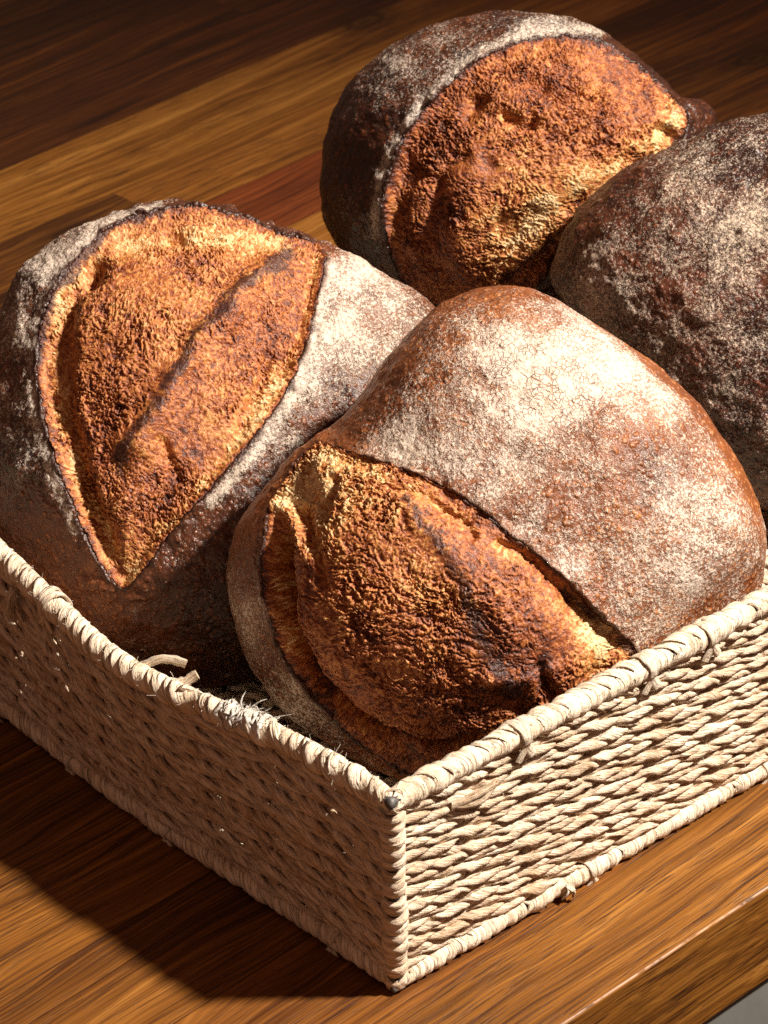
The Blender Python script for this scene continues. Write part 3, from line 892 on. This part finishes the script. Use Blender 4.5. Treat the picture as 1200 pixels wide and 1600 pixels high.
        toast = toast - s.lines(xy, d.get('pale', [])) * np.clip(0.75 + 0.9 * fbm(q * 75 + 51, 2), 0.1, 1.3) - 0.10 * np.exp(-np.maximum(sd, 0) / 0.004) - d.get('gpale', 0.0) * np.clip(gro / 0.006, 0, 1)
        toast = toast + np.exp(-((sd - 0.0004) / 0.0012) ** 2) * 0.4
        char_and_shade = lch * (0.95 + 0.35 * fbm(q * 90 + 12, 2))
        char_and_shade = char_and_shade + 0.85 * np.exp(-np.maximum(sd, 0) / 0.0010)
        tip = np.clip(0.40 * e1 * mod + 0.40 * e3 + 0.10 * e2 + 0.80 * fil - 0.6 * pit - 0.12, 0, 1)  # crest highlights and pit shade, put into the crumb colour
        make_mesh('open_crumb', Wm, F_, d['crumb'], root, {'toast': toast, 'char_and_shade': np.clip(char_and_shade, 0, 1), 'tip': tip}, origin=org)
        return root

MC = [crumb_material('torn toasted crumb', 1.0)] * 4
front = dict(
    label='large front loaf with white crazed flour and an open cut facing the near basket corner',
    centre=(775, 845), depth=1.612, front=0.070, back=0.075, n=640, n2=1280, seed=1.0, full=0.86,
    outline=[(780, 447), (850, 460), (920, 500), (985, 545), (1045, 590), (1095, 640), (1140, 700), (1172, 760), (1194, 820), (1197, 880), (1186, 940), (1150, 1010), (1080, 1090), (980, 1165), (860, 1225), (740, 1245), (640, 1222), (560, 1185), (480, 1140), (415, 1080), (375, 1000), (357, 920), (362, 850), (395, 785), (470, 705), (530, 660), (575, 600), (625, 535), (690, 475)],
    cuts=[[(508, 698), (540, 708), (600, 726), (660, 747), (720, 778), (780, 822), (840, 870), (890, 915), (940, 965), (992, 1012), (985, 1050), (900, 1125), (800, 1180), (710, 1205), (640, 1197), (580, 1162), (520, 1107), (470, 1045), (438, 975), (424, 910), (424, 850), (434, 800), (455, 750), (480, 715)]],
    lip0=0.0020, lip=[(760, 800, 130, 0.0034), (900, 920, 110, 0.0040), (430, 900, 120, 0.003)],
    flour0=0.30, flour=[(640, 560, 110, 0.22), (600, 640, 70, 0.22), (740, 470, 90, 0.15), (900, 480, 50, 0.35), (470, 720, 80, 0.05), (400, 820, 60, 0.10), (390, 960, 45, 0.62), (450, 1110, 70, 0.60),
        (760, 560, 70, 0.62), (860, 610, 95, 1.08), (950, 580, 70, 0.85), (1020, 640, 60, 0.70), (760, 680, 80, 0.60), (660, 700, 60, 0.66), (620, 715, 40, 0.66), (790, 760, 60, 0.55), (960, 740, 90, 0.40), (1000, 720, 40, 0.28), (1080, 800, 90, 0.62), (880, 830, 70, 0.42), (1000, 900, 80, 0.60), (930, 800, 60, 0.36), (1080, 900, 70, 0.62), (1150, 850, 60, 0.55), (870, 885, 40, 0.6), (1010, 980, 40, 0.55), (1110, 700, 40, 0.45)],
    flour_lines=[([(940, 500), (1040, 590), (1110, 670), (1180, 790)], 12, 0.12)],
    bake0=0.02, bake=[(610, 620, 70, 0.18), (400, 900, 90, 0.18), (560, 650, 50, 0.16), (480, 1120, 110, 0.30), (400, 1040, 80, 0.25), (1010, 730, 60, 0.2), (830, 800, 60, 0.1)],
    crack=[(830, 610, 95, 1.0), (760, 600, 60, 0.8), (900, 640, 60, 0.7)],
    bulge=0.0085, ledge=0.0015, rise=0.008, ledges=[(455, 900, 70, 0.0105), (470, 1010, 80, 0.0105), (560, 1110, 80, 0.0100), (660, 1160, 70, 0.009)], fibre=math.radians(-20), rough=1.0,
    bulge_blobs=[(620, 980, 150, 0.009), (490, 790, 45, -0.006)],
    grooves=[([(456, 850), (460, 920), (476, 985), (507, 1045), (553, 1097), (615, 1132), (690, 1157), (740, 1147)], 14, 0.034),
             ([(480, 800), (510, 850), (530, 900)], 12, 0.005), ([(535, 760), (528, 810)], 10, 0.004),
             ([(620, 765), (680, 790), (740, 840)], 7, 0.003), ([(780, 850), (850, 900), (890, 935)], 8, 0.003), ([(900, 940), (950, 1000), (930, 1040)], 22, 0.006),
             ([(780, 1060), (820, 1100), (800, 1130)], 14, 0.003), ([(840, 1030), (860, 1070)], 10, 0.004)],
    ridges=[([(640, 800), (700, 850), (750, 900), (790, 960)], 24, 0.0022), ([(445, 790), (490, 850), (520, 890)], 9, 0.003), ([(770, 1040), (850, 1040)], 16, 0.003)],
    toast0=0.60, toast=[(560, 770, 60, 0.34), (490, 770, 60, 0.10), (620, 900, 110, 0.52), (820, 1050, 90, 0.85), (700, 1120, 80, 0.74), (640, 1030, 90, 0.60), (930, 1000, 50, 0.25), (880, 930, 40, 0.40), (760, 870, 60, 0.62)],
    pale=[([(470, 750), (445, 800), (438, 880), (442, 950), (470, 1030)], 11, 0.40), ([(520, 715), (500, 780), (520, 850)], 22, 0.30), ([(560, 735), (640, 765), (720, 815), (800, 880)], 8, 0.3), ([(900, 960), (940, 1010)], 20, 0.35)],
    char_and_shade=[([(452, 855), (455, 925), (472, 990), (503, 1052), (550, 1102), (612, 1140), (690, 1166)], 10, 1.25), ([(640, 790), (700, 860), (735, 915), (755, 985), (800, 1050)], 15, 0.80), ([(760, 1060), (830, 1060), (850, 1020)], 22, 0.65), ([(880, 925), (950, 985), (990, 1020)], 12, 0.9), ([(690, 740), (780, 815), (870, 900)], 9, 0.55)],  # first line paints the crevice's shade into the crumb, the others are char
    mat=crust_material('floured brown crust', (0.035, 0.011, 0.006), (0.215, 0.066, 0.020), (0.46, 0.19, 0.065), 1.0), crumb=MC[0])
left = dict(
    label='loaf by the shaded basket side, split by a leaf shaped cut with charred ridge',
    centre=(340, 680), depth=1.722, front=0.070, back=0.068, tilt=(0.0, -0.30), n=640, n2=1280, seed=4.0, full=0.86,
    outline=[(245, 324), (320, 325), (390, 345), (437, 366), (480, 376), (520, 388), (590, 422), (668, 470), (712, 540), (710, 650), (670, 800), (580, 940), (460, 1050), (330, 1090), (210, 1060), (105, 985), (20, 885), (-28, 790), (-35, 700), (-25, 600), (0, 500), (35, 425), (95, 373), (170, 343)],
    cuts=[[(240, 338), (300, 330), (350, 340), (395, 352), (437, 373), (470, 380), (503, 396), (497, 450), (480, 520), (456, 590), (420, 650), (370, 712), (320, 772), (265, 832), (228, 885), (200, 908), (172, 882), (148, 840), (118, 770), (90, 690), (70, 610), (68, 550), (80, 490), (110, 430), (150, 385), (195, 352)]],
    lip0=0.0022, lip=[(80, 520, 120, 0.0028), (480, 500, 120, 0.003), (100, 720, 100, 0.0026)],
    flour0=0.22, flour=[(560, 440, 60, 0.80), (530, 520, 60, 0.85), (600, 470, 60, 0.62), (480, 590, 40, 0.72), (440, 680, 40, 0.50), (620, 560, 60, 0.5), (160, 365, 60, 0.75), (90, 420, 50, 0.70), (45, 520, 60, 0.52), (30, 620, 60, 0.42), (60, 720, 60, 0.40), (30, 740, 50, 0.36), (100, 800, 50, 0.30), (60, 840, 60, 0.08), (150, 920, 90, 0.08), (280, 940, 120, 0.12), (430, 850, 120, 0.20)],
    flour_lines=[([(75, 480), (62, 560), (66, 640), (90, 730), (130, 820)], 9, 0.65), ([(508, 420), (488, 530), (460, 610), (400, 700), (330, 780)], 12, 0.75), ([(130, 395), (200, 348), (250, 332)], 9, 0.8)],
    bake0=0.22, bake=[(560, 450, 120, 0.05), (480, 900, 200, 0.42), (130, 900, 110, -0.06), (60, 700, 90, 0.3), (40, 500, 90, 0.32)],
    blister=0.0016,
    edge_w=0.0016, bulge=0.005, ledge=0.004, rise=0.018, fibre=math.radians(-35), rough=0.9,  # wider edge_w: burnt lip plus the ear's shadow painted as a dark line
    bulge_blobs=[(260, 560, 110, 0.004), (350, 600, 120, 0.003)],
    grooves=[([(150, 420), (118, 480), (108, 560), (115, 640), (135, 720), (160, 800), (180, 850)], 12, 0.0045), ([(270, 378), (285, 382)], 14, 0.006), ([(160, 428), (150, 440)], 14, 0.006), ([(190, 395), (240, 380), (330, 375)], 12, 0.003), ([(420, 560), (395, 620), (370, 670)], 10, 0.003), ([(255, 700), (280, 740)], 10, 0.003)],
    ridges=[([(430, 420), (375, 478), (325, 545), (275, 615), (222, 700)], 22, 0.0058), ([(170, 440), (140, 530), (140, 640), (170, 760)], 12, 0.001)],
    toast0=0.58, toast=[(380, 560, 90, 0.66), (250, 500, 90, 0.50), (200, 640, 70, 0.66), (350, 400, 60, 0.42), (230, 760, 70, 0.70), (400, 620, 50, 0.45), (210, 860, 40, 0.40)],
    pale=[([(112, 440), (97, 520), (98, 610), (120, 700), (150, 790), (180, 860)], 11, 0.42), ([(130, 420), (200, 385), (280, 372), (370, 375), (430, 388)], 17, 0.40), ([(435, 580), (390, 665), (310, 765), (240, 850), (215, 890)], 14, 0.42), ([(488, 400), (482, 470), (460, 540)], 6, 0.3)],
    char_and_shade=[([(445, 395), (430, 430), (365, 475), (330, 515), (275, 600), (215, 690), (190, 740)], 15, 0.90), ([(470, 410), (430, 470), (370, 540), (310, 620), (260, 690)], 40, 0.26), ([(245, 340), (180, 362), (120, 425), (82, 500), (70, 570)], 10, 0.8)],
    mat=crust_material('dark floured crust', (0.030, 0.010, 0.006), (0.165, 0.050, 0.017), (0.40, 0.15, 0.05), 5.0), crumb=MC[1])
back = dict(
    label='dark crusted loaf farthest back in the basket, near face one broad orange tear',
    centre=(800, 250), depth=1.862, front=0.062, back=0.062, n=560, n2=1150, seed=9.0, full=0.86, raised=True,
    outline=[(505, 330), (503, 270), (512, 200), (540, 140), (590, 90), (650, 52), (720, 29), (790, 22), (860, 28), (920, 48), (970, 78), (1012, 112), (1056, 152), (1098, 160), (1116, 185), (1110, 240), (1085, 330), (1020, 410), (930, 455), (820, 478), (720, 480), (640, 458), (590, 430), (545, 400), (515, 365)],
    cuts=[[(720, 485), (650, 452), (618, 400), (606, 330), (620, 265), (652, 200), (702, 142), (762, 98), (830, 74), (900, 68), (950, 82), (1000, 117), (1045, 160), (1066, 190), (1050, 235), (1010, 275), (960, 322), (900, 367), (870, 402), (845, 442), (790, 480)]],
    lip0=0.002, lip=[(640, 220, 120, 0.005), (780, 90, 120, 0.004)],
    flour0=0.02, flour=[(545, 330, 40, 0.40), (530, 230, 60, 0.05), (590, 140, 60, 0.34), (700, 80, 80, 0.45), (850, 45, 70, 0.5), (560, 380, 60, 0.12), (620, 100, 50, 0.45)],
    flour_lines=[([(592, 360), (596, 310), (612, 255), (645, 192), (700, 132), (765, 85), (850, 55), (930, 58)], 12, 0.66)],
    bake0=0.34, bake=[(700, 80, 90, 0.22)], blister=0.0008,
    bulge=0.006, ledge=0.002, rise=0.022, fibre=math.radians(-40), rough=1.15, holes=0.0028,
    grooves=[([(735, 185), (750, 165)], 12, 0.005), ([(830, 130), (850, 145)], 10, 0.005), ([(1020, 205), (1045, 215)], 10, 0.006), ([(790, 190), (820, 200)], 10, 0.004), ([(720, 240), (690, 300), (680, 370)], 14, 0.003), ([(870, 380), (840, 420), (800, 440)], 16, 0.007)],
    ridges=[([(740, 250), (720, 330), (720, 410)], 24, 0.003), ([(780, 150), (860, 180), (940, 210)], 26, 0.003)],
    toast0=0.70, toast=[(700, 250, 80, 0.78), (680, 380, 70, 0.74), (860, 120, 90, 0.66), (800, 250, 90, 0.58), (780, 360, 60, 0.55)],
    pale=[([(800, 350), (860, 310), (930, 280), (1000, 230), (1040, 190)], 32, 0.55), ([(780, 420), (840, 350)], 24, 0.30)],
    char_and_shade=[([(870, 372), (840, 395), (790, 445)], 16, 0.8), ([(980, 130), (1050, 180)], 8, 0.5), ([(620, 300), (640, 400)], 20, 0.35), ([(1040, 200), (1060, 215)], 12, 0.8)],
    mat=crust_material('dark blistered crust', (0.024, 0.008, 0.005), (0.15, 0.043, 0.014), (0.40, 0.15, 0.05), 9.0), crumb=MC[2])
right = dict(
    label='unscored dark loaf at the right end of the basket, mottled all over with white flour',
    centre=(1175, 480), depth=1.785, front=0.060, back=0.07, n=560, n2=500, seed=14.0, full=0.86, clampx=False, raised=True,
    outline=[(868, 445), (866, 415), (886, 360), (930, 300), (985, 258), (1060, 225), (1130, 195), (1200, 180), (1290, 178), (1380, 210), (1455, 290), (1490, 400), (1475, 530), (1425, 650), (1330, 745), (1250, 790), (1180, 790), (1090, 740), (1000, 650), (915, 540)],
    cuts=[],
    flour0=0.34, flour=[(960, 430, 60, 0.60), (940, 470, 50, 0.62), (1050, 330, 70, 0.40), (1100, 270, 60, 0.46), (1130, 420, 60, 0.55), (1180, 360, 60, 0.62), (1050, 560, 60, 0.52), (1080, 520, 60, 0.44), (1150, 600, 80, 0.38), (900, 330, 50, 0.15), (960, 290, 50, 0.22), (1000, 400, 40, 0.35), (1100, 660, 70, 0.40), (1180, 230, 50, 0.3), (1040, 470, 40, 0.3), (1170, 480, 60, 0.35)],
    bake0=0.27, bake=[(1050, 470, 60, 0.26), (1150, 250, 90, 0.42), (1040, 340, 40, 0.26)], blister=0.0018,
    mat=crust_material('very dark crust', (0.026, 0.009, 0.006), (0.155, 0.046, 0.020), (0.34, 0.12, 0.05), 15.0, (0.62, 0.52, 0.43)), crumb=MC[3])
for d in (front, left, back, right):
    Loaf(d).build()
